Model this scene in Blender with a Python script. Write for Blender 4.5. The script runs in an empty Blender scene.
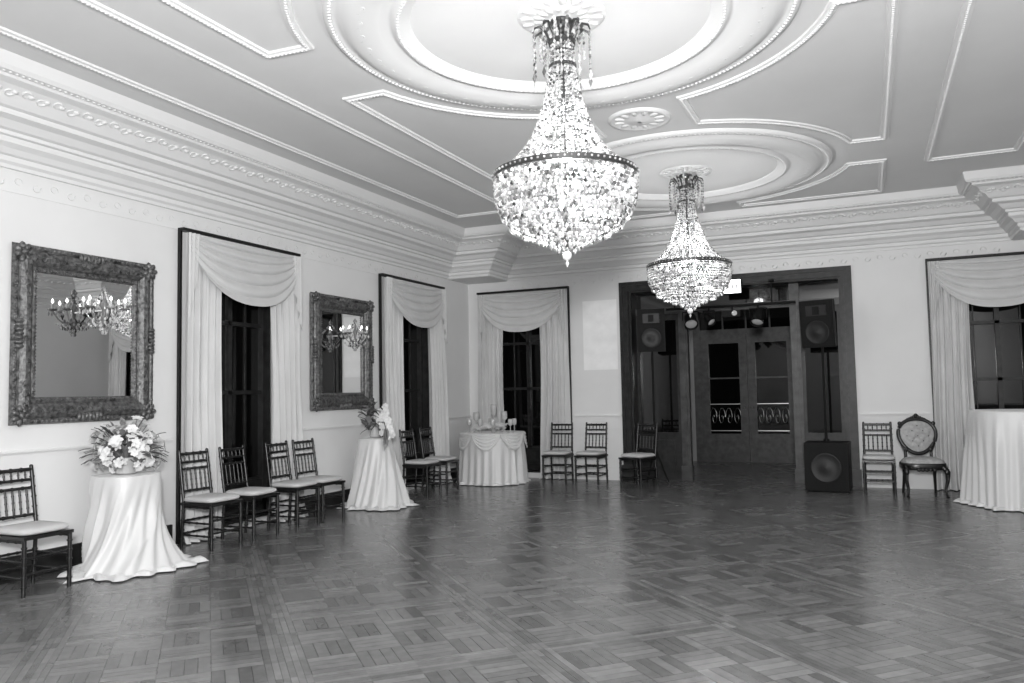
import bpy, math, random, bmesh
import numpy as np
from mathutils import Vector, Matrix
random.seed(7)
PI=math.pi
CZ=1.45; F=796.
CAM=[6.383,-12.476,math.radians(24.004),math.radians(3.612),math.radians(1.095)]
scn=bpy.context.scene
# ---------------------------------------------------------------- materials
def mat(name,col,rough=.6,metal=0.,**kw):
    m=bpy.data.materials.new(name); m.use_nodes=True
    b=m.node_tree.nodes['Principled BSDF']
    if not isinstance(col,tuple): col=(col,col,col)
    b.inputs['Base Color'].default_value=(*col,1)
    b.inputs['Roughness'].default_value=rough; b.inputs['Metallic'].default_value=metal
    nt=m.node_tree
    if 'spec' in kw: b.inputs['Specular IOR Level'].default_value=kw['spec']
    if kw.get('em'):
        b.inputs['Emission Color'].default_value=(1,1,1,1); b.inputs['Emission Strength'].default_value=kw['em']
    if kw.get('coat'): b.inputs['Coat Weight'].default_value=kw['coat']
    if kw.get('sheen'): b.inputs['Sheen Weight'].default_value=kw['sheen']
    if kw.get('noise'):
        sc,lo,hi=kw['noise']
        tc=nt.nodes.new('ShaderNodeTexCoord'); n=nt.nodes.new('ShaderNodeTexNoise'); n.inputs['Scale'].default_value=sc
        n.inputs['Detail'].default_value=5
        nt.links.new(tc.outputs['Object'],n.inputs['Vector'])
        mr=nt.nodes.new('ShaderNodeMapRange'); mr.inputs['From Min'].default_value=.3; mr.inputs['From Max'].default_value=.7
        mr.inputs['To Min'].default_value=lo; mr.inputs['To Max'].default_value=hi
        nt.links.new(n.outputs['Fac'],mr.inputs['Value'])
        nt.links.new(mr.outputs[0],b.inputs['Base Color'])
        if kw.get('bump'):
            bp=nt.nodes.new('ShaderNodeBump'); bp.inputs['Strength'].default_value=kw['bump']; bp.inputs['Distance'].default_value=.02
            nt.links.new(n.outputs['Fac'],bp.inputs['Height']); nt.links.new(bp.outputs[0],b.inputs['Normal'])
    return m
M_wall=mat('wall_paint',.72,.7,noise=(1.5,.70,.74))
M_ceil=mat('ceiling_paint',.72,.75,noise=(1.2,.70,.74))
M_plast=mat('plaster_trim',.72,.6)
M_cmould=mat('ceiling_plaster_mould',.76,.6)
M_wood=mat('dark_wood',.018,.4,noise=(12,.01,.027),spec=.25)
M_wood2=mat('door_wood',.045,.4,noise=(9,.03,.07),spec=.3)
M_black=mat('black_lacquer',.008,.4,spec=.3)
M_chair=mat('chair_lacquer',.010,.3)
M_cush=mat('seat_cushion_fabric',.52,.8)
M_satin=mat('satin_cloth',.64,.42,sheen=.3)
M_drape=mat('drape_fabric',.58,.75,sheen=.2,noise=(3,.55,.61))
M_frame=mat('pewter_frame',.14,.42,metal=.4,noise=(30,.03,.2),bump=.6)
M_mirror=mat('mirror_glass',.78,.01,metal=1.)
M_glass=mat('night_window_glass',.003,.04)
M_flower=mat('petal_white',.72,.6)
M_leaf=mat('leaf_dark',.06,.5)
M_leaf2=mat('leaf_mid',.2,.5)
M_metal=mat('polished_metal',.4,.3,metal=1.)
M_brass=mat('dark_brass',.08,.35,metal=.8)
M_bulb=mat('bulb_glow',1.,.5,em=9.)
M_bulb2=mat('candle_bulb_glow',1.,.5,em=3.)
M_sign=mat('sign_glow',1.,.5,em=5.)
M_slidelight=mat('projected_slide',.8,.6,noise=(5,.74,.84),em=.06)  # projected light painted as pale base colour with weak emission
M_speak=mat('speaker_plastic',.005,.65,spec=.2)
M_grille=mat('speaker_grille',.008,.75,noise=(150,.003,.013),spec=.2)
M_cone=mat('speaker_cone',.012,.5,spec=.3)
M_uphol=mat('chair_upholstery',.38,.7,noise=(25,.31,.44))
M_lobby=mat('lobby_wall',.25,.8)
M_vase=mat('vase_glass',.5,.12)
M_cry=bpy.data.materials.new('crystal_beads'); M_cry.use_nodes=True
nt=M_cry.node_tree; b=nt.nodes['Principled BSDF']
g=nt.nodes.new('ShaderNodeNewGeometry'); cr=nt.nodes.new('ShaderNodeValToRGB')
cr.color_ramp.elements[0].color=(.05,.05,.05,1); cr.color_ramp.elements[1].color=(.78,.78,.78,1); cr.color_ramp.elements[1].position=.9
nt.links.new(g.outputs['Random Per Island'],cr.inputs[0]); nt.links.new(cr.outputs[0],b.inputs['Base Color'])
b.inputs['Roughness'].default_value=.1; b.inputs['IOR'].default_value=1.7
b.inputs['Transmission Weight'].default_value=.2
def parquet():
    m=bpy.data.materials.new('parquet_floor'); m.use_nodes=True; nt=m.node_tree; N=nt.nodes; LK=nt.links
    bs=N['Principled BSDF']
    def mth(op,a,b=None,c=None):
        n=N.new('ShaderNodeMath'); n.operation=op
        for i,x in enumerate((a,b,c)):
            if x is None: continue
            if isinstance(x,(int,float)): n.inputs[i].default_value=x
            else: LK.new(x,n.inputs[i])
        return n.outputs[0]
    tc=N.new('ShaderNodeTexCoord'); mp=N.new('ShaderNodeMapping'); mp.inputs['Rotation'].default_value=(0,0,math.radians(45))
    LK.new(tc.outputs['Object'],mp.inputs[0]); sp=N.new('ShaderNodeSeparateXYZ'); LK.new(mp.outputs[0],sp.inputs[0])
    P=1.3; bd=.085
    A=mth('DIVIDE',sp.outputs[0],P); Bb=mth('DIVIDE',sp.outputs[1],P)
    fa=mth('FRACT',A); fb=mth('FRACT',Bb)
    ea=mth('MINIMUM',fa,mth('SUBTRACT',1,fa)); eb=mth('MINIMUM',fb,mth('SUBTRACT',1,fb))
    bA=mth('LESS_THAN',ea,bd); bB=mth('LESS_THAN',eb,bd)
    s=1/(1-2*bd)*4
    la=mth('MULTIPLY',mth('SUBTRACT',fa,bd),s); lb=mth('MULTIPLY',mth('SUBTRACT',fb,bd),s)
    ia=mth('FLOOR',la); ib=mth('FLOOR',lb)
    par=mth('FLOORED_MODULO',mth('ADD',ia,ib),2)
    co=mth('ADD',mth('MULTIPLY',par,la),mth('MULTIPLY',mth('SUBTRACT',1,par),lb))
    al=mth('ADD',mth('MULTIPLY',par,lb),mth('MULTIPLY',mth('SUBTRACT',1,par),la))
    kc=mth('MULTIPLY',co,4)
    acB=mth('MULTIPLY',eb,3/bd); acA=mth('MULTIPLY',ea,3/bd)
    def mix(f,x,y): return mth('ADD',mth('MULTIPLY',f,y),mth('MULTIPLY',mth('SUBTRACT',1,f),x))
    across=mix(bB,mix(bA,kc,acA),acB)
    idx=mth('FLOOR',across)
    cellx=mth('ADD',mth('MULTIPLY',mth('FLOOR',A),7.3),mix(mth('MAXIMUM',bA,bB),ia,mth('MULTIPLY',bA,11)))
    celly=mth('ADD',mth('MULTIPLY',mth('FLOOR',Bb),5.1),mix(mth('MAXIMUM',bA,bB),ib,mth('MULTIPLY',bB,13)))
    cx=N.new('ShaderNodeCombineXYZ'); LK.new(cellx,cx.inputs[0]); LK.new(celly,cx.inputs[1]); LK.new(idx,cx.inputs[2])
    wn=N.new('ShaderNodeTexWhiteNoise'); LK.new(cx.outputs[0],wn.inputs['Vector'])
    fr=mth('FRACT',across); gr=mth('MINIMUM',fr,mth('SUBTRACT',1,fr)); g1=mth('LESS_THAN',gr,.05)
    fr2=mth('FRACT',al); gr2=mth('MINIMUM',fr2,mth('SUBTRACT',1,fr2)); g2=mth('MULTIPLY',mth('LESS_THAN',gr2,.015),mth('SUBTRACT',1,mth('MAXIMUM',bA,bB)))
    gro=mth('MAXIMUM',g1,g2)
    ns=N.new('ShaderNodeTexNoise'); ns.inputs['Scale'].default_value=14; ns.inputs['Detail'].default_value=6; LK.new(mp.outputs[0],ns.inputs['Vector'])
    n2=N.new('ShaderNodeTexNoise'); n2.inputs['Scale'].default_value=.9; n2.inputs['Detail'].default_value=3; LK.new(mp.outputs[0],n2.inputs['Vector'])
    base=mth('ADD',.092,mth('MULTIPLY',wn.outputs['Value'],.055))
    base=mth('ADD',base,mth('MULTIPLY',par,.025))
    v=mth('MULTIPLY',base,mth('ADD',.65,mth('MULTIPLY',ns.outputs['Fac'],.7)))
    v=mth('MULTIPLY',v,mth('ADD',.8,mth('MULTIPLY',n2.outputs['Fac'],.4)))
    v=mth('MULTIPLY',v,mth('SUBTRACT',1,mth('MULTIPLY',gro,.42)))
    LK.new(v,bs.inputs['Base Color'])
    bs.inputs['Specular IOR Level'].default_value=.5
    LK.new(mth('ADD',.20,mth('MULTIPLY',wn.outputs['Value'],.08)),bs.inputs['Roughness'])
    bp=N.new('ShaderNodeBump'); bp.inputs['Strength'].default_value=.10; bp.inputs['Distance'].default_value=.004
    LK.new(mth('SUBTRACT',wn.outputs['Value'],mth('MULTIPLY',gro,2)),bp.inputs['Height']); LK.new(bp.outputs[0],bs.inputs['Normal'])
    return m
M_floor=parquet()

# ---------------------------------------------------------------- mesh builder
_t=(1+5**.5)/2
ICOV=[Vector(v).normalized() for v in [(-1,_t,0),(1,_t,0),(-1,-_t,0),(1,-_t,0),(0,-1,_t),(0,1,_t),(0,-1,-_t),(0,1,-_t),(_t,0,-1),(_t,0,1),(-_t,0,-1),(-_t,0,1)]]
ICOF=[(0,11,5),(0,5,1),(0,1,7),(0,7,10),(0,10,11),(1,5,9),(5,11,4),(11,10,2),(10,7,6),(7,1,8),(3,9,4),(3,4,2),(3,2,6),(3,6,8),(3,8,9),(4,9,5),(2,4,11),(6,2,10),(8,6,7),(9,8,1)]
class MB:
    def __init__(s): s.v=[];s.f=[];s.m=[];s.s=[]
    def add(s,vs,fs,mi=0,sm=False):
        o=len(s.v); s.v+= [tuple(v) for v in vs]
        for f in fs: s.f.append(tuple(i+o for i in f)); s.m.append(mi); s.s.append(sm)
    def box(s,c,d,mi=0,rot=None,sm=False):
        x,y,z=[k/2 for k in d]
        vs=[Vector(q) for q in [(-x,-y,-z),(x,-y,-z),(x,y,-z),(-x,y,-z),(-x,-y,z),(x,-y,z),(x,y,z),(-x,y,z)]]
        if rot is not None: vs=[rot@q for q in vs]
        c=Vector(c); s.add([q+c for q in vs],[(3,2,1,0),(4,5,6,7),(0,1,5,4),(1,2,6,5),(2,3,7,6),(3,0,4,7)],mi,sm)
    def b2(s,x0,x1,y0,y1,z0,z1,mi=0): s.box(((x0+x1)/2,(y0+y1)/2,(z0+z1)/2),(abs(x1-x0),abs(y1-y0),abs(z1-z0)),mi)
    def cyl(s,p0,p1,r0,r1=None,n=8,mi=0,cap=True):
        if r1 is None: r1=r0
        s.tube([p0,p1],[r0,r1],n,mi,cap)
    def tube(s,pts,rs,n=8,mi=0,cap=True):
        pts=[Vector(q) for q in pts]
        if not isinstance(rs,(list,tuple)): rs=[rs]*len(pts)
        vs=[]
        for i,q in enumerate(pts):
            d=(pts[min(i+1,len(pts)-1)]-pts[max(i-1,0)]).normalized()
            a=Vector((0,0,1)) if abs(d.z)<.9 else Vector((1,0,0))
            e1=d.cross(a).normalized(); e2=d.cross(e1)
            for k in range(n):
                t=2*PI*k/n; vs.append(q+rs[i]*(math.cos(t)*e1+math.sin(t)*e2))
        fs=[]
        for i in range(len(pts)-1):
            for k in range(n):
                fs.append((i*n+k,i*n+(k+1)%n,(i+1)*n+(k+1)%n,(i+1)*n+k))
        s.add(vs,fs,mi,True)
        if cap: s.add(vs[:n],[tuple(range(n))],mi); s.add(vs[-n:],[tuple(range(n))],mi)
    def lathe(s,prof,c=(0,0,0),n=24,mi=0,rot=None,sm=True,sx=1,sy=1):
        vs=[];fs=[];c=Vector(c)
        for r,z in prof:
            for k in range(n):
                t=2*PI*k/n; q=Vector((r*math.cos(t)*sx,r*math.sin(t)*sy,z))
                if rot is not None:q=rot@q
                vs.append(q+c)
        for i in range(len(prof)-1):
            for k in range(n): fs.append((i*n+k,i*n+(k+1)%n,(i+1)*n+(k+1)%n,(i+1)*n+k))
        s.add(vs,fs,mi,sm)
    def ico(s,c,r,mi=0,sm=True):
        if not isinstance(r,(tuple,list)): r=(r,r,r)
        c=Vector(c); s.add([c+Vector((q.x*r[0],q.y*r[1],q.z*r[2])) for q in ICOV],ICOF,mi,sm)
    def ell(s,c,r,n=16,mi=0,rot=None):
        if not isinstance(r,(tuple,list)): r=(r,r,r)
        vs=[];c=Vector(c);k=n//2
        for i in range(k+1):
            ph=PI*i/k
            for j in range(n):
                t=2*PI*j/n; q=Vector((r[0]*math.sin(ph)*math.cos(t),r[1]*math.sin(ph)*math.sin(t),r[2]*math.cos(ph)))
                if rot is not None:q=rot@q
                vs.append(q+c)
        fs=[(i*n+j,i*n+(j+1)%n,(i+1)*n+(j+1)%n,(i+1)*n+j) for i in range(k) for j in range(n)]
        s.add(vs,fs,mi,True)
    def oct(s,c,r,h,mi=0):
        c=Vector(c)
        s.add([c+Vector(q) for q in [(r,0,0),(0,r,0),(-r,0,0),(0,-r,0),(0,0,h),(0,0,-h)]],[(0,1,4),(1,2,4),(2,3,4),(3,0,4),(1,0,5),(2,1,5),(3,2,5),(0,3,5)],mi)
    def grid(s,fn,nu,nv,mi=0,sm=True,closeu=False):
        vs=[fn(i/nu,j/nv) for j in range(nv+1) for i in range(nu+(0 if closeu else 1))]
        w=nu if closeu else nu+1
        fs=[(j*w+i,j*w+(i+1)%w,(j+1)*w+(i+1)%w,(j+1)*w+i) for j in range(nv) for i in range(nu)]
        s.add(vs,fs,mi,sm)
    def sweep(s,path,prof,closed=False,mi=0,plane=None,sm=False):
        if plane is None: plane=lambda a,b,h:(a,b,h)
        P=[Vector(q) for q in path]; n=len(P); vs=[]
        for i in range(n):
            d0=(P[i]-P[i-1]).normalized() if (i>0 or closed) else (P[1]-P[0]).normalized()
            d1=(P[(i+1)%n]-P[i]).normalized() if (i<n-1 or closed) else d0
            n0=Vector((d0.y,-d0.x)); n1=Vector((d1.y,-d1.x))
            m=(n0+n1); m=m/(1+n0.dot(n1)) if (1+n0.dot(n1))>.15 else n0
            for o,h in prof:
                q=P[i]+m*o; vs.append(Vector(plane(q.x,q.y,h)))
        k=len(prof); fs=[]
        for i in range(n if closed else n-1):
            a=i*k; c=((i+1)%n)*k
            for j in range(k-1): fs.append((a+j,a+j+1,c+j+1,c+j))
        s.add(vs,fs,mi,sm)
    def build(s,name,mats,loc=(0,0,0),rz=0,parent=None,recalc=True):
        me=bpy.data.meshes.new(name); me.from_pydata(s.v,[],s.f)
        for m in mats: me.materials.append(m)
        me.polygons.foreach_set('material_index',s.m); me.polygons.foreach_set('use_smooth',s.s); me.update()
        if recalc:
            bm=bmesh.new(); bm.from_mesh(me); bmesh.ops.recalc_face_normals(bm,faces=bm.faces); bm.to_mesh(me); bm.free()
        o=bpy.data.objects.new(name,me); scn.collection.objects.link(o); o.location=loc; o.rotation_euler=(0,0,rz)
        if parent: o.parent=parent
        return o
def inst(src,name,loc,rz=0,sc=1):
    o=bpy.data.objects.new(name,src.data); scn.collection.objects.link(o); o.location=loc; o.rotation_euler=(0,0,rz); o.scale=(sc,sc,sc); return o

# ---------------------------------------------------------------- room
W=9.0; RY=-14.6; H=4.03; LY=3.6; XC=4.5
b_=MB(); b_.b2(-.3,W+.3,RY-.3,LY+.3,-.1,0); b_.build('floor',[M_floor])
b_=MB(); b_.b2(-.3,W+.3,RY-.3,.3,H,H+.1); b_.build('ceiling',[M_ceil])
WIN_L=[-5.60,-1.95]; WIN_B=[1.055,8.03]; OW=.56
def wallbuild(name,a0,a1,ops,mk):
    m=MB(); cur=a0
    for (x0,x1,z0,z1) in sorted(ops):
        mk(m,cur,x0,0,H)
        if z0>0: mk(m,x0,x1,0,z0)
        mk(m,x0,x1,z1,H); cur=x1
    mk(m,cur,a1,0,H); return m.build(name,[M_wall])
wallbuild('wall_left',RY,0,[(y-OW,y+OW,.12,2.95) for y in WIN_L],lambda m,a,b,z0,z1:m.b2(-.3,0,a,b,z0,z1))
DX0,DX1,DZ=2.91,6.08,3.04
wallbuild('wall_back',-.3,W+.3,[(x-OW,x+OW,.12,2.95) for x in WIN_B]+[(DX0,DX1,0,DZ)],lambda m,a,b,z0,z1:m.b2(a,b,0,.3,z0,z1))
m=MB(); m.b2(W,W+.3,RY,0,0,H); m.build('wall_right',[M_wall])
m=MB(); m.b2(-.3,W+.3,RY-.3,RY,0,H); m.build('wall_rear',[M_wall])
m=MB(); m.b2(1.9,7.3,LY,LY+.15,0,3.4); m.b2(1.75,1.9,.3,LY+.15,0,3.4); m.b2(7.3,7.45,.3,LY+.15,0,3.4); m.build('wall_lobby',[M_lobby])
m=MB(); m.b2(1.75,7.45,.3,LY+.15,3.4,3.5); m.build('ceiling_lobby',[M_lobby])

# cornice
e=.75
loop=[(0,RY),(0,-e),(e,-e),(e,0),(W-e,0),(W-e,-e),(W,-e),(W,RY)]
prof=[(0,3.36),(.03,3.36),(.035,3.39),(.06,3.41),(.06,3.45),(.09,3.46),(.12,3.50),(.17,3.53),(.17,3.575),(.205,3.58),(.205,3.61),(.24,3.62),(.29,3.67),(.36,3.69),(.36,3.73),(.40,3.74),(.46,3.81),(.53,3.86),(.60,3.88),(.60,3.905),(.66,3.91),(.68,3.94),(.69,3.99),(.70,4.035)]
def along(path,step,closed=False):
    n=len(path); out=[]
    for i in range(n if closed else n-1):
        a=Vector(path[i]);c=Vector(path[(i+1)%n]); Ls=(c-a).length
        if Ls<1e-6: continue
        k=max(1,int(Ls/step)); d=(c-a)/Ls
        for j in range(k): out.append((a+d*(j+.5)*Ls/k,d))
    return out
def offs(path,o,closed):
    P=[Vector(q) for q in path];n=len(P);r=[]
    for i in range(n):
        d0=(P[i]-P[i-1]).normalized() if (i>0 or closed) else (P[1]-P[0]).normalized()
        d1=(P[(i+1)%n]-P[i]).normalized() if (i<n-1 or closed) else d0
        n0=Vector((d0.y,-d0.x)); n1=Vector((d1.y,-d1.x)); mm=(n0+n1)/(1+n0.dot(n1)); r.append(tuple(P[i]+mm*o))
    return r
def leaf(m,c,d,nrm,sz,flip,th=.11):
    pts=[];rs=[]
    for k in range(9):
        t=k/8; a=flip*(t*4.6); r=sz*.5*(1-.75*t)
        pts.append(c+d*(r*math.cos(a)+sz*.25*(t-.5))+nrm*(r*math.sin(a)*.9)); rs.append(sz*th*(1-.5*t))
    m.tube(pts,rs,4,0,False)
m=MB(); m.sweep(loop,prof,closed=True)
m.b2(0,e,-e,0,3.355,3.94); m.b2(W-e,W,-e,0,3.355,3.94)
for (q,d) in along(offs(loop,.48,True),.13,True):
    if q.y<-11.8: continue
    d3=Vector((d.x,d.y,0)); n3=Vector((d.y*.82,-d.x*.82,.57)).normalized()
    sgn=1 if int((q.x+q.y)*7.7)%2 else -1
    leaf(m,Vector((q.x,q.y,3.822)),d3,n3,.12,sgn,.10)
    m.ell(Vector((q.x,q.y,3.825))+d3*.045,(.03,.03,.016),8,0)
for (q,d) in along(offs(loop,.188,True),.06,True):
    if q.y<-11.8: continue
    m.ico((q.x,q.y,3.597),(.017,.017,.016))
for (q,d) in along(offs(loop,.63,True),.05,True):
    if q.y<-11.8: continue
    m.ico((q.x,q.y,3.905),(.016,.016,.010))
m.build('trim_1',[M_plast],recalc=True)
m=MB()
for y in np.arange(-11.7,-.85,.16): leaf(m,Vector((0.000,y,3.26)),Vector((0,1,0)),Vector((0,0,1)),.12,1 if int(round(y/.16))%2 else -1,.05)
for x in np.arange(.85,W-.8,.16): leaf(m,Vector((x,-0.000,3.26)),Vector((1,0,0)),Vector((0,0,1)),.12,1 if int(round(x/.16))%2 else -1,.05)
m.b2(0,.008,-11.8,-.75,3.17,3.18); m.b2(.75,W-.75,-.008,0,3.17,3.18) if False else None
m.build('trim_2',[M_wall])

# ceiling mouldings
def pc(a,b,h): return (a,b,H-h)
m=MB()
R1=(XC,-7.33); R2=(XC,-3.02); C1=(4.56,-7.44); C2=(XC,-3.05)
for (cx,cy),(mx_,my_) in ((R1,C1),(R2,C2)):
    pr=[(1.63,0),(1.625,.03),(1.59,.045),(1.56,.03),(1.53,.03),(1.50,.06),(1.44,.085),(1.34,.08),(1.26,.055),(1.20,.03),(1.17,.03),(1.155,.055),(1.11,.055),(1.09,.02),(1.05,.018),(1.04,0)]
    m.lathe([(r,-z) for r,z in pr],(cx,cy,H),96)
    for k in range(240):
        t=2*PI*k/240; m.ico((cx+1.585*math.cos(t),cy+1.585*math.sin(t),H-.042),(.015,.015,.009))
    for k in range(170):
        t=2*PI*k/170; m.ico((cx+1.13*math.cos(t),cy+1.13*math.sin(t),H-.053),(.014,.014,.008))
    for k in range(84):
        t=2*PI*k/84; c=Vector((cx+1.39*math.cos(t),cy+1.39*math.sin(t),H-.081))
        leaf(m,c,Vector((-math.sin(t),math.cos(t),0)),Vector((math.cos(t),math.sin(t),0)),.075,1 if k%2 else -1,.05)
    cx,cy=mx_,my_
    m.lathe([(.31,0),(.30,-.012),(.27,-.016),(.24,-.012),(.19,-.02),(.12,-.032),(0.02,-.035)],(cx,cy,H),32)
    for k in range(16):
        t=2*PI*k/16; m.ell((cx+.24*math.cos(t),cy+.24*math.sin(t),H-.015),(.055,.030,.010),8,0,Matrix.Rotation(t,3,'Z'))
        m.ell((cx+.15*math.cos(t+.2),cy+.15*math.sin(t+.2),H-.026),(.05,.022,.010),8,0,Matrix.Rotation(t+.2,3,'Z'))
m.lathe([(.30,0),(.29,-.025),(.26,-.03),(.23,-.012),(.14,-.022),(.1,-.035),(.02,-.04)],(XC,-5.16,H),32)
for k in range(12):
    t=2*PI*k/12; m.ell((XC+.19*math.cos(t),-5.16+.19*math.sin(t),H-.018),(.06,.03,.014),8,0,Matrix.Rotation(t,3,'Z'))
m.build('ceiling_rose_mouldings',[M_cmould])
m=MB()
def mould(path,closed=True):
    m.sweep(path,[(-.04,.0),(-.036,.015),(-.014,.02),(-.01,.028),(.01,.028),(.014,.02),(.036,.015),(.04,0)],closed,0,pc)
    for (q,d) in along(path,.034,closed): m.ico((q.x,q.y,H-.026),(.014,.014,.009))
def arc(c,r,a0,a1,n=14): return [(c[0]+r*math.cos(a0+(a1-a0)*k/n),c[1]+r*math.sin(a0+(a1-a0)*k/n)) for k in range(n+1)]
XI=2.15; RA=1.86
def hour(sg):
    x1=XC+sg*XI
    def mx(pt): return (XC+sg*(pt[0]-XC),pt[1])
    A=arc(R2,RA,-math.asin(.42/RA),-math.acos(.48/RA))
    Bc=arc(R1,RA,math.acos(.48/RA),math.asin(.5/RA))
    return [(x1,-3.42)]+[mx(q) for q in A]+[mx(q) for q in Bc]+[(x1,-6.83)]
for sg in (1,-1): mould(hour(sg))
def spand(sg,cy,sy):
    x1=XC+sg*XI
    def mx(pt): return (XC+sg*(pt[0]-XC),cy+sy*(pt[1]-cy))
    yb=2.06
    A=arc((XC,cy),RA,math.asin(.5/RA),math.acos(.36/RA))
    return [(x1,cy+sy*.52)]+[mx(q) for q in A]+[(XC+sg*.36,cy+sy*yb),(x1,cy+sy*yb)]
for sg in (1,-1):
    mould(spand(sg,R2[1],1)); mould(spand(sg,R1[1],-1))
    mould([(XC+sg*2.62,-2.28),(XC+sg*3.5,-2.28),(XC+sg*3.5,-12.5),(XC+sg*2.62,-12.5)])
m.build('ceiling_panel_mouldings',[M_cmould])

segL=[(RY,-6.56),(-4.63,-2.88),(-.98,0)]; segB=[(0,.18),(1.93,2.74),(6.25,7.16),(8.9,W)]
m=MB()
for a,c in segL: m.b2(0,.02,a,c,1.02,1.05); m.b2(0,.035,a,c,1.03,1.045)
for a,c in segB: m.b2(a,c,-.02,0,1.02,1.05); m.b2(a,c,-.035,0,1.03,1.045)
m.build('trim_3',[M_plast])
m=MB()
for a,c in segL: m.b2(0,.025,a,c,0,.2); m.b2(0,.035,a,c,0,.03)
m.build('baseboard_left',[M_wood])
m=MB()
for a,c in segB: m.b2(a,c,-.025,0,0,.2)
m.build('baseboard_back',[M_plast])
m=MB(); m.b2(W-.025,W,RY,0,0,.2); m.b2(W-.03,W,RY,0,1.02,1.05); m.build('baseboard_right',[M_plast])
m=MB(); m.b2(2.12,2.70,-.008,-.002,1.78,2.92); m.b2(2.2,2.62,-.010,-.008,2.62,2.635); m.b2(2.2,2.62,-.010,-.008,2.3,2.315); m.build('projected_light_patch',[M_slidelight])  # thin added panel imitating slide light thrown on the wall

# ---------------------------------------------------------------- windows & curtains
ZT=3.155
def window(idx,loc,rz):
    m=MB(); w=OW
    m.b2(-w,w,.2,.21,.12,2.95,1)
    for x in (-w+.03,w-.03): m.b2(x-.03,x+.03,.12,.24,.12,2.95)
    m.b2(-w,w,.12,.24,.12,.22); m.b2(-w,w,.12,.24,2.87,2.95)
    m.b2(-w+.06,w-.06,.13,.19,.22,.5,0)
    m.b2(-.03,.03,.15,.2,.2,2.9)
    for z in (.5,1.5,2.28): m.b2(-w+.03,w-.03,.15,.2,z-.022,z+.022)
    for x in (-w/2,w/2): m.b2(x-.007,x+.007,.18,.2,.5,2.9)
    for x in (-w-.04,w+.04): m.b2(x-.04,x+.04,-.015,.0,0,3.0)
    m.b2(-w,-w+.008,0,.12,.12,2.95); m.b2(w-.008,w,0,.12,.12,2.95); m.b2(-w,w,0,.12,2.942,2.95)
    m.b2(-w-.08,w+.08,-.015,0,2.95,3.04); m.b2(-w,w,-.03,.12,.09,.12)
    m.build('window_%d'%idx,[M_wood,M_glass],loc,rz)
def curtain(loc,rz,WW,seed):
    m=MB(); h=WW/2
    m.b2(-h,h,-.10,-.018,ZT-.0,ZT+.03,1); m.b2(-h,-h+.025,-.055,-.018,0.0,ZT,1); m.b2(h-.025,h,-.055,-.018,.0,ZT,1)
    def panel(x0,x1,ph):
        nf=5
        def fn(u,v):
            z=(1-v)*(ZT-.03)+.012
            k=v; k2=k*k
            if x0<0: a,b_=x0-.05*k2,x1-.03*math.sin(PI*min(1,v*1.2))
            else: a,b_=x0+.02*math.sin(PI*min(1,v*1.2)),x1+.05*k2
            x=a+(b_-a)*(u+.014*math.sin(7*v+ph)*math.sin(PI*u))
            y=-.085-(.020+.024*k)*math.sin(2*PI*nf*u+ph+1.1*math.sin(2.6*v+ph))-.010*math.sin(2*PI*11*u+2*ph+2*v)-.02*k
            if v>.96: y-=.05*(v-.96)/.04*(1+.5*math.sin(2*PI*nf*u))
            return (x,y,z)
        m.grid(fn,84,26,0)
    panel(-h+.03,-h+.52,seed+.4); panel(h-.55,h-.03,seed+2.1)
    x0,x1=-h+.04,h-.04; D=.50
    def sw(u,v):
        q=2*u-1; s=max(0,1-abs(q)**2.3)**.9
        z=ZT-.015-v*D*s-.13*v*(1-.2*s)-.06*s*v*v
        x=x0+(x1-x0)*(u-.02*math.sin(2*PI*u)*v)
        fold=abs(math.sin(v**.85*PI*5.5))**.8
        y=-.115-.05*s*v-.048*fold*(.2+.8*s)
        z-= .022*fold*s
        return (x,y,z)
    m.grid(sw,56,90,0)
    for sx in (-1,1):
        m.grid(lambda u,v,sx=sx:(sx*(h-.035-.17*u*(1-.25*v)),-.135-.020*math.sin(u*PI*6),ZT-.02-(.40+.5*(1-u))*v),24,8,0)
    m.build('window_curtain',[M_drape,M_black],loc,rz)
for i,y in enumerate(WIN_L):
    window(i+1,(0,y,0),PI/2); curtain((0,y,0),PI/2,1.83,i)
window(3,(WIN_B[0],0,0),0); curtain((WIN_B[0],0,0),0,1.69,3)
window(4,(WIN_B[1],0,0),0); curtain((WIN_B[1],0,0),0,1.69,5)

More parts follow.
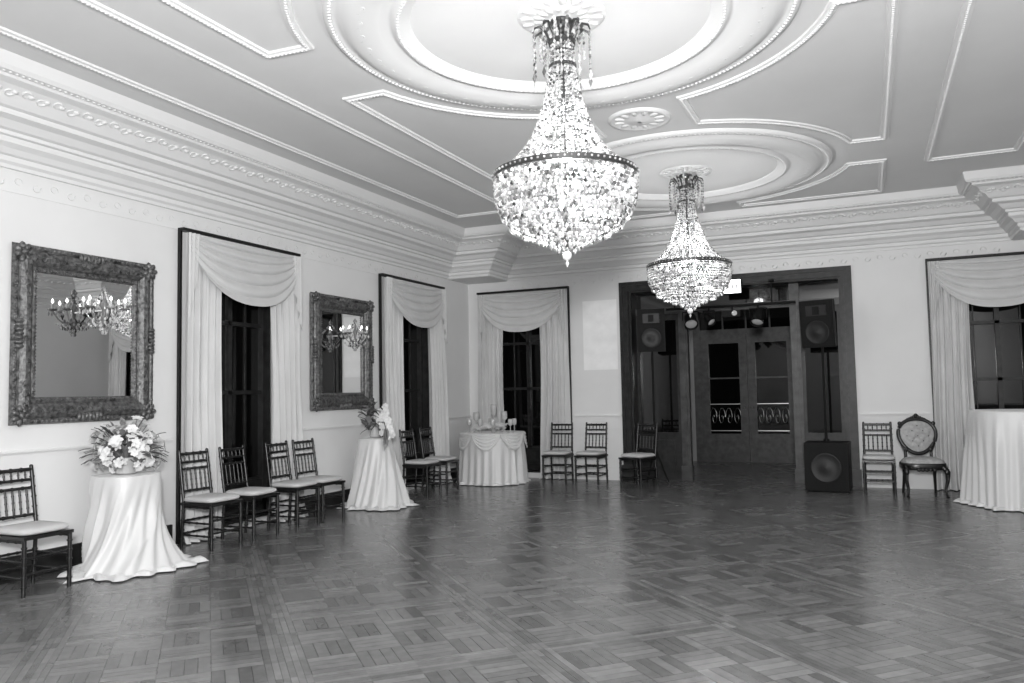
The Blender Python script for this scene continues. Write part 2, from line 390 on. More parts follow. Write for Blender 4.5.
# ---------------------------------------------------------------- mirrors
def mirror(loc,rz,w,h):
    m=MB(); hw,hh=w/2,h/2
    path=[(-hw,-hh),(-hw,hh),(hw,hh),(hw,-hh)]
    pl=lambda a,b,hh_:(a,-hh_,b)
    pr=[(0.02,.0),(.0,.03),(.01,.055),(.035,.06),(.05,.05),(.06,.065),(.10,.085),(.14,.08),(.17,.055),(.18,.04),(.20,.045),(.215,.035),(.225,.02),(.225,.015)]
    m.sweep(path,pr,True,0,pl,sm=False)
    m.add([(-hw+.21,-.018,-hh+.21),(hw-.21,-.018,-hh+.21),(hw-.21,-.018,hh-.21),(-hw+.21,-.018,hh-.21)],[(0,1,2,3)],1)
    m.b2(-hw+.03,hw-.03,-.012,-.004,-hh+.03,hh-.03,0)
    for (q,d) in along(offs(path,.115,True),.085,True):
        c=Vector((q.x,-.083,q.y)); d3=Vector((d.x,0,d.y)); n3=Vector((d.y,0,-d.x))
        leaf(m,c,d3,n3,.075,random.choice((1,-1)),.09)
    for (q,d) in along(offs(path,.025,True),.045,True): m.ico((q.x,-.05,q.y),(.021,.016,.021))
    for (q,d) in along(offs(path,.205,True),.028,True): m.ico((q.x,-.045,q.y),.011)
    for sx in (-1,1):
        for sz in (-1,1):
            c=Vector((sx*(hw-.075),-.075,sz*(hh-.075)))
            for k in range(7):
                t=2*PI*k/7; m.ell(c+Vector((.05*math.cos(t),0,.05*math.sin(t))),(.04,.022,.026),8,0,Matrix.Rotation(-t,3,'Y'))
            m.ell(c,(.035,.04,.035),8,0)
    for (cx_,cz_,a) in ((0,hh-.05,0),(0,-hh+.05,0),(-hw+.05,0,1),(hw-.05,0,1)):
        for k in range(-3,4):
            m.ell((cx_+(.035*k if a==0 else 0),-.075,cz_+(.035*k if a else 0)),(.022,.025,.04) if a==0 else (.04,.025,.022),8,0)
    return m.build('wall_mirror',[M_frame,M_mirror],loc,rz)
mirror((.004,-7.54,2.005),PI/2,1.41,1.50)
mirror((.004,-3.75,2.005),PI/2,1.34,1.50)
def sconce():
    m=MB()
    m.lathe([(.05,0),(.045,.03),(.02,.05),(.0,.05)],(0,-.02,0),12,0,Matrix.Rotation(PI/2,3,'X'))
    m.cyl((0,-.03,0),(0,-.2,0),.010,mi=2); m.lathe([(.0,-.16),(.02,-.14),(.035,-.1),(.015,-.05),(.02,0),(.035,.04),(.012,.08),(.012,.16),(.03,.18),(.0,.22)],(0,-.2,0),10,2)
    for k in range(6):
        t=2*PI*k/6+.3; R=.17; ca,sa=math.cos(t),math.sin(t)
        pts=[(0,-.2,-.04)]+[(ca*R*q*1.1,-.2+sa*R*q*.8,-.04-.07*math.sin(PI*q)+.05*q*q) for q in (.25,.5,.75,1)]
        m.tube(pts,.007,6,2); ex,ey,ez=pts[-1]
        m.lathe([(.0,-.01),(.035,0),(.04,.012),(.012,.015)],(ex,ey,ez),10,2); m.cyl((ex,ey,ez),(ex,ey,ez+.06),.009,mi=3)
        m.lathe([(.0,0),(.012,.016),(.010,.03),(0,.05)],(ex,ey,ez+.06),8,1)
        for j in range(6):
            a=2*PI*j/6; m.oct((ex+.035*math.cos(a),ey+.035*math.sin(a),ez-.03),.009,.026,2)
        for j in range(1,9):
            q=j/9; m.oct((ca*R*q,-.2+sa*R*q*.8,.16*(1-q)**1.4+.02),.013,.015,2); m.oct((ca*R*q,-.2+sa*R*q*.8,-.09-.06*math.sin(PI*q)),.011,.018,2)
    for j in range(12):
        a=2*PI*j/12
        for k in range(5): m.oct((.035*(5-k)*.5*math.cos(a),-.2+.03*(5-k)*.5*math.sin(a),-.08-.03*k),.013,.018,2)
    return m
s0=sconce().build('wall_sconce',[M_brass,M_bulb2,M_cry,M_cush],(.02,-7.52,2.24),PI/2)
inst(s0,'wall_sconce.001',(.02,-3.73,2.24),PI/2)

# ---------------------------------------------------------------- chiavari chairs
def chiavari():
    m=MB(); fy=-.19; by=.19
    def post(p0,p1,r=.0125,rings=5):
        m.cyl(p0,p1,r,r,8,0)
        a,c=Vector(p0),Vector(p1)
        for k in range(1,rings+1):
            q=a.lerp(c,k/(rings+1)); d=(c-a).normalized()*.006
            m.cyl(q-d,q+d,r*1.35,r*1.35,8,0)
    for sx in (-1,1):
        post((sx*.185,fy,0),(sx*.185,fy,.43),.0165,5)
        post((sx*.175,by+.03,0),(sx*.175,by,.45),.016,4)
        post((sx*.175,by,.45),(sx*.172,by+.07,.92),.015,5)
        m.ico((sx*.172,by+.071,.925),.017)
        for z in (.13,.25): post((sx*.18,fy,z),(sx*.175,by+.02,z),.010,3)
        post((sx*.182,fy,.40),(sx*.176,by,.40),.011,3)
    for z in (.16,.28): post((-.185,fy,z),(.185,fy,z),.010,4)
    for z in (.14,.26): post((-.175,by+.02,z),(.175,by+.02,z),.010,4)
    m.b2(-.205,.205,-.21,.205,.415,.44,0)
    def cush(u,v):
        t=2*PI*u; k=lambda a:math.copysign(abs(a)**.35,a)
        prof=[(0,.445),(.9,.445),(1,.455),(1.02,.468),(1,.482),(.9,.494),(.5,.50),(0,.502)]
        r,z=prof[min(7,int(round(v*7)))]
        return (r*.2*k(math.cos(t)),-.002+r*.2*k(math.sin(t)),z)
    m.grid(cush,40,7,1,True,True)
    def bk(z): return by+.07*(z-.45)/.47
    for z,n in ((.545,3),(.755,3),(.82,3),(.90,3)):
        post((-.173,bk(z),z),(.173,bk(z),z),.012 if z<.9 else .015,n)
    for k in range(-2,3):
        x=k*.058
        post((x,bk(.545),.545),(x,bk(.755),.755),.008,3)
        post((x,bk(.82),.82),(x,bk(.90),.90),.007,1)
    return m
ch=chiavari().build('chiavari_chair',[M_chair,M_cush],(.43,-8.31,0),PI/2)
n=1
for (x,y,rz) in [(.47,-6.49,88),(.48,-5.96,92),(.46,-5.25,90),(.46,-4.79,88),(.46,-2.45,90),(.46,-1.90,92),
                 (1.82,-.52,3),(2.37,-.50,-4),(3.20,-.78,-22),(6.47,-.5,0)]:
    inst(ch,'chiavari_chair.%03d'%n,(x,y,0),math.radians(rz)); n+=1

# ---------------------------------------------------------------- cloth covered tables
def cloth(name,loc,tr,h,br,nf,amp,seed,sq=1.0,twist=0.,pw=1.3,puddle=.02,swag=False,rz=0):
    rnd=random.Random(seed); ph=[rnd.uniform(0,6.28) for _ in range(6)]
    m=MB()
    def sup(t):
        if sq==1.0: return 1.
        c,s_=abs(math.cos(t)),abs(math.sin(t)); return 1/((c**sq+s_**sq)**(1/sq))
    def fn(u,v):
        t=2*PI*u
        if v<.12:
            k=v/.12; return (tr*sup(t)*k*math.cos(t),tr*sup(t)*k*math.sin(t),h-.004*k)
        k=(v-.12)/.88
        tt=t+twist*k
        w_=tt+.35*math.sin(2*t+ph[1])
        fold=(1-2*abs(math.sin(nf*.5*w_+ph[0]))**.8)+.45*math.sin((2*nf+1)*tt+ph[3]+k)
        kk=min(1,k/.92)
        rr=tr*sup(t)+(br(t)-tr*sup(t))*kk**pw + .012*math.sin(min(1,k*6)*PI/2)
        rr+=amp*fold*min(1,kk*2)*(.35+.65*kk)
        z=h*(1-kk)+.012
        if k>.92:
            q=(k-.92)/.08; rr+=puddle*q*(1+.4*fold); z=.012+.03*max(0,math.sin(PI*q))*(1+.5*math.sin(17*t+ph[2]))
        if k<.03: z=h-.012*k/.03
        return (rr*math.cos(t),rr*math.sin(t),z)
    m.grid(fn,300,64,0,True,True)
    if swag:
        for s_ in range(swag):
            a0=2*PI*s_/swag; a1=2*PI*(s_+1)/swag
            def fs(u,v,a0=a0,a1=a1):
                t=a0+(a1-a0)*u; s2=math.sin(PI*u)**.8 if 0<u<1 else 0
                rr=tr+.03+.03*s2*v+.016*math.sin(v*PI*5)**2
                return (rr*math.cos(t),rr*math.sin(t),h+.006-.24*v*s2-.03*v)
            m.grid(fs,20,24,0)
        m.lathe([(0,h+.007),(tr+.03,h+.007)],(0,0,0),48)
    return m.build(name,[M_satin],loc,rz)
cl=lambda t,a:max(0,math.cos(t-math.radians(a)))
cloth('draped_pedestal_table',(.46,-7.48,0),.235,.80,lambda t:.235+.27*cl(t,30)**2+.20*cl(t,-60)**2+.03*cl(t,-150),8,.036,3,sq=3.5,twist=.9,pw=3.2,puddle=.11)
cloth('draped_pedestal_table.001',(.48,-3.68,0),.18,.88,lambda t:.34+.09*cl(t,10),8,.030,5,sq=3.5,twist=.5,pw=1.3,puddle=.08)
cloth('cake_table',(.82,-.82,0),.49,.80,lambda t:.53,12,.03,8,pw=1.,puddle=.03,swag=7)
cloth('draped_bar_table',(8.06,-1.35,0),.56,1.12,lambda t:.66,15,.042,9,sq=3,pw=1.0,puddle=.05)

# ---------------------------------------------------------------- flowers
def blossom(m,c,nrm,sz,rnd,mi=0):
    nrm=Vector(nrm).normalized(); a=Vector((0,0,1)) if abs(nrm.z)<.9 else Vector((1,0,0))
    e1=nrm.cross(a).normalized(); e2=nrm.cross(e1); c=Vector(c); np_=rnd.choice((5,6)); o=rnd.uniform(0,6)
    for k in range(np_):
        t=o+2*PI*k/np_; d=e1*math.cos(t)+e2*math.sin(t); s_=nrm.cross(d)
        vs=[];
        for j,(L_,w_,h_) in enumerate(((0,.08,0),(.4,.36,.22),(.75,.34,.28),(1.02,.05,.16))):
            for q in (-1,0,1): vs.append(c+d*sz*L_+s_*sz*w_*q+nrm*sz*(h_+(.06 if q else 0)))
        fs=[(j*3+q,j*3+q+1,j*3+q+4,j*3+q+3) for j in range(3) for q in (0,1)]
        m.add(vs,fs,mi,True)
    m.ico(c+nrm*sz*.15,sz*.14,mi)
def lf(m,c,d,L_,w_,mi):
    d=Vector(d).normalized(); s_=d.cross(Vector((0,0,1))); s_=s_.normalized() if s_.length>.01 else Vector((1,0,0)); c=Vector(c)
    vs=[]
    for (a,b_w,dr) in ((0,.1,0),(.3,.9,.03),(.65,.8,-.02),(1,.05,-.15)):
        for q in (-1,0,1): vs.append(c+d*L_*a+s_*w_*b_w*q*.5+Vector((0,0,L_*dr-(0 if q else .1*w_))))
    m.add(vs,[(j*3+q,j*3+q+1,j*3+q+4,j*3+q+3) for j in range(3) for q in (0,1)],mi,True)
def bouquet(name,loc,seed,nfl,rx,rz_,zc,sz,nl):
    rnd=random.Random(seed); m=MB()
    m.lathe([(0,0),(.08,0),(.085,.01),(.07,.05),(.09,.11),(.10,.14),(.09,.14),(.06,.1)],(0,0,.002),20,3)
    for i in range(nfl):
        t=rnd.uniform(0,2*PI); ph=math.acos(rnd.uniform(-.75,1)); r=rnd.uniform(.6,1.15)
        d=Vector((math.sin(ph)*math.cos(t),math.sin(ph)*math.sin(t),math.cos(ph)))
        c=Vector((d.x*rx*r,d.y*rx*r,max(.04,zc+d.z*rz_*r)))
        m.tube([(0,0,.1),(c.x*.5,c.y*.5,(c.z+.1)*.5+.03),c],.004,4,2)
        blossom(m,c,d+Vector((rnd.uniform(-.3,.3),rnd.uniform(-.3,.3),.1)),sz*rnd.uniform(.7,1.25),rnd)
    for i in range(nl):
        t=rnd.uniform(0,2*PI); ph=math.acos(rnd.uniform(-.4,.9)); r=rnd.uniform(.4,.95)
        d=Vector((math.sin(ph)*math.cos(t),math.sin(ph)*math.sin(t),math.cos(ph)))
        lf(m,(d.x*rx*r,d.y*rx*r,zc+d.z*rz_*r),d,.13,.055,rnd.choice((1,2,2)))
    return m.build(name,[M_flower,M_leaf,M_leaf2,M_vase],loc,recalc=False)
bouquet('flower_arrangement',(.46,-7.48,.805),4,140,.26,.25,.20,.046,80)
def orchids(loc):
    rnd=random.Random(11); m=MB()
    m.lathe([(0,0),(.06,0),(.065,.02),(.045,.10),(.055,.16),(.045,.16),(.03,.1)],(0,0,.002),16,3)
    for i in range(60):
        t=rnd.uniform(0,1); a=rnd.uniform(0,6.28)
        c=Vector((.08+.06*math.cos(a)+.12*t,.01+.09*math.sin(a),.38-.36*t+rnd.uniform(-.03,.03)))
        blossom(m,c,(1,-.7+rnd.uniform(-.4,.4),.2),.044*rnd.uniform(.8,1.15),rnd)
    for i in range(70):
        a=rnd.uniform(0,6.28); d=Vector((math.cos(a),math.sin(a)*.6,rnd.uniform(-.6,1.0)))
        lf(m,(.0,-.14+rnd.uniform(-.07,.07),.22+rnd.uniform(-.12,.18)),d,.14,.055,rnd.choice((1,2,2)))
    for i in range(14):
        y=-.10+rnd.uniform(-.05,.05); lf(m,(.23,y,.05+rnd.uniform(-.05,.08)),(.12,rnd.uniform(-.3,.3),-1),.15,.05,2)
    m.tube([(.0,-.08,.1),(.1,-.08,.2),(.2,-.08,.2),(.25,-.09,.05)],.006,5,1)
    m.build('orchid_arrangement',[M_flower,M_leaf,M_leaf2,M_vase],loc,recalc=False)
orchids((.48,-3.68,.892))
def glassware():
    m=MB()
    for (x,y,h) in ((-.24,-.1,.32),(0,.05,.44),(.22,-.02,.33)):
        m.lathe([(0,0),(.05,0),(.05,.01),(.012,.03),(.012,h*.55),(.02,h*.57),(.045,h*.65),(.05,h*.85),(.045,h),(.04,h)],(x,y,.0),14,0)
        m.cyl((x,y,h*.6),(x,y,h*.9),.022,mi=1)
    for (x,y) in ((-.36,-.12),(.34,.1),(.1,-.2),(-.12,.18),(.37,-.12),(-.1,-.25)):
        m.lathe([(0,0),(.035,0),(.006,.01),(.006,.1),(.035,.12),(.04,.18),(.033,.21)],(x,y,0),12,0)
    rnd=random.Random(2)
    for k in range(60):
        a=rnd.uniform(0,6.28); r=rnd.uniform(.03,.3); blossom(m,(r*math.cos(a),r*math.sin(a)-.05,.05+.09*rnd.random()*(1-r)),(rnd.uniform(-.4,.4),-.5,1),.045,rnd,2)
    m.build('candle_holders_and_glasses',[M_vase,M_cush,M_flower],(.82,-.82,.81),recalc=False)
glassware()

# ---------------------------------------------------------------- chandelier
def chandelier():
    m=MB(); br=.0125
    m.lathe([(0.001,0),(.075,0),(.08,-.02),(.05,-.035),(.03,-.05),(.018,-.07),(.018,-.09),(.03,-.1),(.03,-.12),(.015,-.13),(.015,-.25)],(0,0,0),16,1)
    m.cyl((0,0,-.2),(0,0,-1.58),.014,mi=1)
    def ring(r,z,hh,th=.006,mi=1,n=48): m.lathe([(r,z+hh/2),(r+th,z+hh/2),(r+th,z-hh/2),(r,z-hh/2),(r,z+hh/2)],(0,0,0),n,mi,sm=False)
    ring(.085,-.16,.03); ring(.09,-.33,.02)
    for k in range(10):
        t=2*PI*k/10; c,s_=math.cos(t),math.sin(t)
        pts=[(.085*c,.085*s_,-.17),(.11*c,.11*s_,-.10),(.15*c,.15*s_,-.055),(.19*c,.19*s_,-.07),(.205*c,.205*s_,-.105)]
        m.tube(pts,[.007,.010,.011,.008,.005],5,1)
        for j in range(8): m.oct((.20*c,.20*s_,-.13-.033*j),.010,.017,0)
        m.oct((.20*c,.20*s_,-.42),.015,.042,0)
        t2=t+PI/10; c,s_=math.cos(t2),math.sin(t2)
        for j in range(5): m.ico((.09*c*(1+.14*j),.09*s_*(1+.14*j),-.13+.022*j),(.013,.013,.02),0,False)
        for j in range(6): m.oct((.15*c,.15*s_,-.10-.035*j),.010,.017,0)
    prof=[(.08,-.19),(.085,-.31),(.10,-.43),(.125,-.55),(.16,-.67),(.205,-.79),(.26,-.89),(.34,-.985),(.42,-1.05),(.478,-1.08)]
    pts=[]
    for i in range(len(prof)-1):
        a=Vector(prof[i]);c=Vector(prof[i+1]);k=max(1,int((c-a).length/.004))
        for j in range(k): pts.append(a.lerp(c,j/k))
    pts.append(Vector(prof[-1]))
    res=[pts[0]];acc=0
    for i in range(1,len(pts)):
        acc+=(pts[i]-pts[i-1]).length
        if acc>=.0255: res.append(pts[i]);acc=0
    for i,q in enumerate(res):
        r,z=q; n=24 if r<.13 else (36 if r<.2 else 60)
        for k in range(n):
            t=2*PI*k/n
            rr=br*(.82 if r<.13 else (.9 if r<.25 else 1.))
            m.ico((r*math.cos(t),r*math.sin(t),z),rr,0,False)
    for r,z in ((.125,-.57),(.195,-.79)): ring(r-.012,z,.008)
    ring(.478,-1.09,.034,.012,1,64); ring(.46,-1.108,.006,.03,1,64)
    for k in range(72):
        t=2*PI*k/72; m.ico((.494*math.cos(t),.494*math.sin(t),-1.09),.009,0,False)
    def tier(r,z0,z1,sp=.031):
        n=int(2*PI*r/sp); nz=max(1,int(round((z0-z1)/.028)))
        for j in range(nz+1):
            z=z0-(z0-z1)*j/nz
            for k in range(n):
                t=2*PI*(k+.5*(j%2))/n; rr=r-.10*(z0-z)
                m.ico((rr*math.cos(t),rr*math.sin(t),z),.0142,0,False)
        for k in range(n):
            t=2*PI*k/n; rr=r-.006-.10*(z0-z1); m.oct((rr*math.cos(t),rr*math.sin(t),z1-.034),.012,.022,0)
        ring(r-.022,z0+.010,.006,.008,1,48)
    tier(.487,-1.13,-1.27); tier(.45,-1.275,-1.34); tier(.395,-1.35,-1.41); tier(.31,-1.42,-1.46); tier(.21,-1.47,-1.50); tier(.12,-1.51,-1.54)
    for k in range(8):
        t=2*PI*k/8
        for j in range(2): m.oct((.06*math.cos(t),.06*math.sin(t),-1.575-.035*j),.013,.02,0)
    m.ell((0,0,-1.64),.033,12,0); m.oct((0,0,-1.69),.014,.03,0)
    for k in range(12):
        t=2*PI*k/12
        m.lathe([(0,0),(.014,.018),(.011,.04),(0,.065)],(.33*math.cos(t),.33*math.sin(t),-1.13),8,2); m.cyl((.33*math.cos(t),.33*math.sin(t),-1.2),(.33*math.cos(t),.33*math.sin(t),-1.13),.01,mi=1)
    for k in range(6):
        t=2*PI*k/6; m.ell((.18*math.cos(t),.18*math.sin(t),-1.27),.018,8,2)
    for k in range(3):
        t=2*PI*k/3; m.ell((.05*math.cos(t),.05*math.sin(t),-.6),.012,8,2)
    return m
cm=chandelier(); c1=cm.build('crystal_chandelier',[M_cry,M_brass,M_bulb],(C1[0],C1[1],H-.03),recalc=False)
c2=inst(c1,'crystal_chandelier.001',(C2[0],C2[1],H-.03))
for i,c in enumerate((c1,c2)):
    for j,(dz,en) in enumerate(((-.90,26),(-1.22,60))):
        ld=bpy.data.lights.new('chandelier_glow',type='POINT'); ld.energy=en; ld.shadow_soft_size=.09
        lo=bpy.data.objects.new('chandelier_glow_%d'%j,ld); scn.collection.objects.link(lo); lo.parent=c; lo.location=(0,0,dz)

# ---------------------------------------------------------------- doorway
m=MB()
def cas(m,x0,x1,z1,y0,y1,w,mi=0):
    m.b2(x0,x0+w,y0,y1,0,z1,mi); m.b2(x1-w,x1,y0,y1,0,z1,mi); m.b2(x0+w,x1-w,y0,y1,z1-w,z1,mi)
X0,X1=2.76,6.23
cas(m,X0,X1,3.18,-.05,.0,.15); cas(m,X0+.02,X1-.02,3.16,-.075,-.05,.04); cas(m,X0+.11,X1-.11,3.07,-.065,-.05,.03)
m.b2(X0-.02,X0+.17,-.08,-.0,0,.25);m.b2(X1-.17,X1+.02,-.08,-.0,0,.25)
m.b2(DX0,DX0+.03,0,.34,0,DZ); m.b2(DX1-.03,DX1,0,.34,0,DZ); m.b2(DX0+.03,DX1-.03,0,.34,DZ-.03,DZ)
PX=(3.71,5.41)
for x in PX:
    m.b2(x-.07,x+.07,.26,.38,0,DZ-.03,1); m.b2(x-.085,x+.085,.24,.4,0,.22,1); m.b2(x-.03,x+.03,.245,.26,.25,2.7,1)
m.b2(DX0+.03,DX1-.03,.27,.37,2.66,2.76,1)
for (a,c) in ((DX0+.03,PX[0]-.07),(PX[1]+.07,DX1-.03)):
    m.b2(a,a+.05,.29,.35,0,2.66,0); m.b2(c-.05,c,.29,.35,0,2.66,0)
    m.b2(a+.05,c-.05,.29,.35,0,.75,0); m.b2(a+.12,c-.12,.275,.29,.12,.63,0); m.b2(a+.05,c-.05,.29,.35,2.56,2.66,0)
    m.b2(a+.05,c-.05,.315,.325,.75,2.56,2)
m.b2(DX0+.03,DX1-.03,.315,.325,2.76,DZ-.03,2)
m.build('doorway_screen',[M_wood,M_wood2,M_glass])  # wooden doorway screen: casing, posts, sidelights and transom
m=MB(); dx0,dx1=3.36,5.14; yy=LY-.003
cas(m,dx0-.14,dx1+.14,3.25,yy-.06,yy,.14,0)
m.b2(dx0,dx1,yy-.05,yy,2.5,2.6,0)
m.b2(dx0,dx1,yy-.015,yy-.005,2.6,3.11,1)
for k in range(1,4): m.b2(dx0+(dx1-dx0)*k/4-.015,dx0+(dx1-dx0)*k/4+.015,yy-.04,yy-.015,2.6,3.11,0)
mid=(dx0+dx1)/2
for (a,c) in ((dx0,mid-.005),(mid+.005,dx1)):
    m.b2(a,a+.15,yy-.05,yy,0,2.5,0); m.b2(c-.15,c,yy-.05,yy,0,2.5,0); m.b2(a+.15,c-.15,yy-.05,yy,0,.55,0)
    m.b2(a+.22,c-.22,yy-.065,yy-.05,.12,.43,0); m.b2(a+.15,c-.15,yy-.05,yy,2.32,2.5,0)
    m.b2(a+.15,c-.15,yy-.015,yy-.005,.55,2.32,1)
    m.b2(a+.15,c-.15,yy-.04,yy-.015,1.62,1.65,0)
    for z in (.6,1.12): m.b2(a+.15,c-.15,yy-.03,yy-.02,z,z+.015,2)
    for k in range(4):
        cx_=a+.22+k*(c-a-.44)/3
        pts=[(cx_+.075*(1-t/16)*math.cos(t*.6)*(1 if k%2 else -1),yy-.025,.87+.22*(1-t/16)*math.sin(t*.6)) for t in range(16)]
        m.tube(pts,.007,4,2,False)
m.ico((mid-.07,yy-.075,1.05),.03,2); m.ico((mid+.07,yy-.075,1.05),.03,2)
m.build('door_1',[M_wood2,M_glass,M_metal])
m=MB(); m.b2(-.16,.16,-.03,.03,-.11,.11,1); m.b2(-.15,.15,-.035,-.029,-.10,.10,0); m.b2(-.01,.01,-.01,.01,.11,.13,1)
for k,(x) in enumerate((-.09,-.03,.03,.09)): m.b2(x-.01,x+.01,-.037,-.035,-.035,.035,1)
m.build('exit_sign',[M_sign,M_speak],(4.54,-.12,2.98))
m=MB(); m.cyl((0,0,0),(0,0,-.25),.012,mi=1); m.lathe([(.001,0),(.07,0),(.06,-.03),(.001,-.03)],(0,0,0),16,1); m.ell((0,0,-.34),.10,16,0); m.build('globe_pendant_lamp',[M_sign,M_brass],(2.6,1.8,3.4))

# ---------------------------------------------------------------- speakers
def speaker_box(m,c,w,d,h,tilt=0,yaw=0,sub=False):
    R=Matrix.Rotation(yaw,3,'Z')@Matrix.Rotation(tilt,3,'X'); c=Vector(c)
    bk=.62 if not sub else 1.
    x,y,z=w/2,d/2,h/2
    vs=[(-x,-y,-z),(x,-y,-z),(x*bk,y,-z),(-x*bk,y,-z),(-x,-y,z),(x,-y,z),(x*bk,y,z),(-x*bk,y,z)]
    m.add([R@Vector(q)+c for q in vs],[(3,2,1,0),(4,5,6,7),(0,1,5,4),(1,2,6,5),(2,3,7,6),(3,0,4,7)],0)
    m.box(R@Vector((0,-y-.004,0))+c,(w*.9,.012,h*.93),1,R)
    rx=R@Matrix.Rotation(PI/2,3,'X')
    def cone(px,pz,r):
        m.lathe([(r,.012),(r*.97,.022),(r*.9,.016),(r*.5,.011),(r*.3,.02),(0.001,.026)],R@Vector((px,-y-.004,pz))+c,24,2,rx)
    if sub: cone(0,-h*.02,w*.36)
    else:
        cone(0,-h*.18,w*.36)
        m.box(R@Vector((0,-y-.014,h*.28))+c,(w*.6,.012,h*.22),2,R)
        m.box(R@Vector((0,-y-.022,h*.28))+c,(w*.2,.012,h*.17),0,R)
m=MB(); speaker_box(m,(0,0,.345),.56,.5,.65,sub=True)
for sx in (-.22,.22):
    for sy in (-.18,.18): m.cyl((sx,sy,0),(sx,sy,.02),.025)
m.build('subwoofer_speaker',[M_speak,M_grille,M_cone],(5.83,-.5,0),math.radians(-4))
m=MB(); m.cyl((0,0,-1.30),(0,0,.05),.018,mi=0); m.cyl((0,0,-1.31),(0,0,-1.28),.04,mi=0); speaker_box(m,(0,0,.34),.46,.36,.66,tilt=math.radians(6),yaw=math.radians(-16))
m.build('pa_loudspeaker',[M_speak,M_grille,M_cone],(5.82,-.5,1.99))
m=MB(); m.cyl((0,0,.1),(0,0,2.04),.018,mi=0)
for k in range(3):
    a=2*PI*k/3+.5; m.cyl((0,0,.55),(.2*math.cos(a),.17*math.sin(a),.01),.012)
m.cyl((0,0,.4),(0,0,.8),.025)
speaker_box(m,(0,0,2.36),.42,.34,.66,tilt=math.radians(3),yaw=math.radians(12))
m.build('pa_loudspeaker.001',[M_speak,M_grille,M_cone],(3.34,-.29,0))
def par(m,x,yaw,sc=1.,tilt=50):
    R=Matrix.Rotation(yaw,3,'Z')@Matrix.Rotation(math.radians(-tilt),3,'X'); c=Vector((x,0,-.19))
    m.cyl((x,0,0),(x,0,-.06),.014); m.cyl((x-.12*sc,0,-.06),(x+.12*sc,0,-.06),.009)
    for s_ in (-1,1): m.cyl((x+s_*.12*sc,0,-.06),(x+s_*.12*sc,0,-.19),.009)
    m.lathe([(r*sc,z*sc) for r,z in [(.001,.15),(.06,.14),(.085,.08),(.09,-.1),(.105,-.12),(.092,-.12),(.085,-.08)]],c,20,0,R)
    m.lathe([(.086*sc,-.085*sc),(.05*sc,-.10*sc),(.001,-.105*sc)],c,20,2,R)
m=MB(); m.cyl((-.95,0,0),(.95,0,0),.02)
for x in (-.82,.62): m.cyl((x,0,0),(x,.0,.33),.010); m.b2(x-.04,x+.04,-.03,.12,.33,.36)
par(m,-.58,.3); par(m,.42,-.2,1.,35); par(m,-.30,.9,.7)
m.cyl((.05,0,0),(.05,0,-.08),.012); m.b2(-.08,.18,-.13,.13,-.18,-.08,0); m.lathe([(.035,0),(.04,.03),(.03,.03),(.001,.02)],(.1,-.13,-.13),14,2,Matrix.Rotation(PI/2,3,'X'))
m.build('stage_light_bar',[M_speak,M_metal,M_vase],(4.52,-.24,2.68))

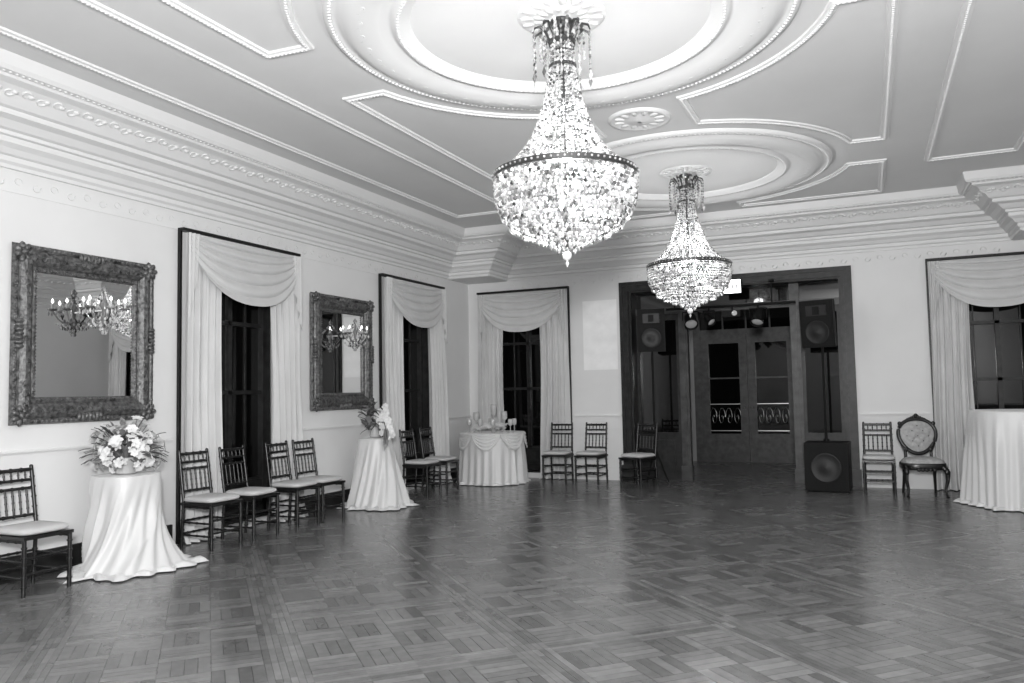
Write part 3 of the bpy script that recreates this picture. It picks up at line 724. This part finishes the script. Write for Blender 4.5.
# ---------------------------------------------------------------- victorian chair
def victorian():
    m=MB()
    def sq(t,p=.6): return math.copysign(abs(t)**p,t)
    def seat(u,v):
        t=2*PI*u; pr=[(0,.36),(.96,.36),(1.0,.38),(1.0,.43),(.97,.45)]
        r,z=pr[int(round(v*4))]; return (r*.29*sq(math.cos(t)),r*.27*sq(math.sin(t)),z)
    m.grid(seat,40,4,0,True,True)
    def pad(u,v):
        t=2*PI*u; a=v*PI/2; r=math.cos(a)**.6 if v<1 else 0; return (r*.275*sq(math.cos(t)),r*.255*sq(math.sin(t)),.44+.085*math.sin(a))
    m.grid(pad,40,8,1,True,True)
    for sx in (-1,1):
        m.tube([(sx*.23,-.22,.40),(sx*.265,-.25,.33),(sx*.26,-.245,.22),(sx*.235,-.225,.1),(sx*.245,-.245,.02),(sx*.25,-.265,0)],[.04,.036,.026,.017,.016,.024],10,0)
        m.ell((sx*.255,-.265,.34),(.035,.03,.05),10,0)
        m.tube([(sx*.2,.22,.42),(sx*.2,.24,.25),(sx*.21,.28,.1),(sx*.215,.31,0)],[.028,.022,.018,.018],8,0)
        m.tube([(sx*.2,.22,.42),(sx*.17,.235,.50),(sx*.17,.25,.58),(sx*.21,.265,.68)],[.026,.022,.02,.022],8,0)
    for k in range(-2,3): m.ell((k*.05,-.275,.365),(.03,.02,.025),8,0)
    tl=math.radians(-10); Rb=Matrix.Rotation(tl,3,'X'); c=Vector((0,.27,.79))
    def shape(t): return (.245*math.cos(t)*(1+.17*math.sin(t)),.245*math.sin(t))
    N_=48; pts=[]
    for k in range(N_+1):
        x,z=shape(2*PI*k/N_); pts.append(c+Rb@Vector((x,0,z)))
    m.tube(pts,.027,8,0,False)
    def bp(u,v,s_):
        t=2*PI*u; r=1-v; x,z=shape(t); x*=r*.93; z*=r*.93
        d=.055*(1-r**2.5)
        if r<.85: d-=.014*(1-abs(math.sin(22*(x+z)))*abs(math.sin(22*(x-z))))**2
        return c+Rb@Vector((x,-s_*d,z))
    m.grid(lambda u,v:bp(u,v,1),48,14,1,True,True); m.grid(lambda u,v:c+Rb@Vector(((1-v)*.23*math.cos(2*PI*u)*(1+.17*math.sin(2*PI*u)),.03*v,(1-v)*.23*math.sin(2*PI*u))),32,4,1,True,True)
    for i in range(-2,3):
        for j in range(-2,3):
            x=(i+j)*PI/44; z=(i-j)*PI/44
            if (x/.2)**2+(z/.19)**2<1: m.ico(c+Rb@Vector((x,-.046,z)),.009,0)
    top=c+Rb@Vector((0,0,.27))
    for k in range(-4,5):
        m.ell(top+Vector((k*.028,-.01,.012-abs(k)*.010)),(.022,.022,.032-abs(k)*.003),8,0,Matrix.Rotation(k*.2,3,'Y'))
    m.ell(top+Vector((0,-.015,.03)),(.03,.025,.025),10,0)
    for sx in (-1,1):
        m.ell(c+Rb@Vector((sx*.22,-.02,.18)),(.035,.02,.03),8,0); m.ell(c+Rb@Vector((sx*.16,-.02,-.19)),(.03,.02,.035),8,0)
    o=m.build('victorian_parlor_chair',[M_chair,M_uphol],(6.99,-.68,0),math.radians(8)); o.scale=(.92,.92,.95)
victorian()
# ---------------------------------------------------------------- lights
def point(name,loc,en,r=.2):
    ld=bpy.data.lights.new(name,type='POINT'); ld.energy=en; ld.shadow_soft_size=r
    o=bpy.data.objects.new(name,ld); scn.collection.objects.link(o); o.location=loc; return o
def area(name,loc,tgt,en,sz):
    ld=bpy.data.lights.new(name,type='AREA'); ld.energy=en; ld.shape='DISK'; ld.size=sz
    o=bpy.data.objects.new(name,ld); scn.collection.objects.link(o); o.location=loc
    o.rotation_euler=(Vector(tgt)-Vector(loc)).to_track_quat('-Z','Y').to_euler(); return o
area('camera_flash',(CAM[0]+.1,CAM[1]-.3,2.1),(3.6,0,2.9),430,.5)
area('ceiling_bounce_flash',(CAM[0],CAM[1]-.6,1.9),(CAM[0]-1.2,CAM[1]+1.4,4),210,.6)
point('lobby_lamp',(2.6,1.8,2.85),16,.1)
w=bpy.data.worlds.new('night'); scn.world=w; w.use_nodes=True; w.node_tree.nodes['Background'].inputs[0].default_value=(.02,.02,.02,1)
# ---------------------------------------------------------------- camera
cx,cy,yw,pt,rl=CAM
f=Vector((-math.sin(yw)*math.cos(pt),math.cos(yw)*math.cos(pt),math.sin(pt)))
r=Vector((math.cos(yw),math.sin(yw),0)); u=r.cross(f)
r2=r*math.cos(rl)-u*math.sin(rl); u2=u*math.cos(rl)+r*math.sin(rl)
cd=bpy.data.cameras.new('camera'); cd.sensor_width=36; cd.lens=F*36/1024; cd.clip_start=.05
co=bpy.data.objects.new('camera',cd); scn.collection.objects.link(co)
M=Matrix((r2,u2,-f)).transposed().to_4x4(); M.translation=(cx,cy,CZ); co.matrix_world=M
scn.camera=co
scn.view_settings.view_transform='Standard'; scn.view_settings.look='None'
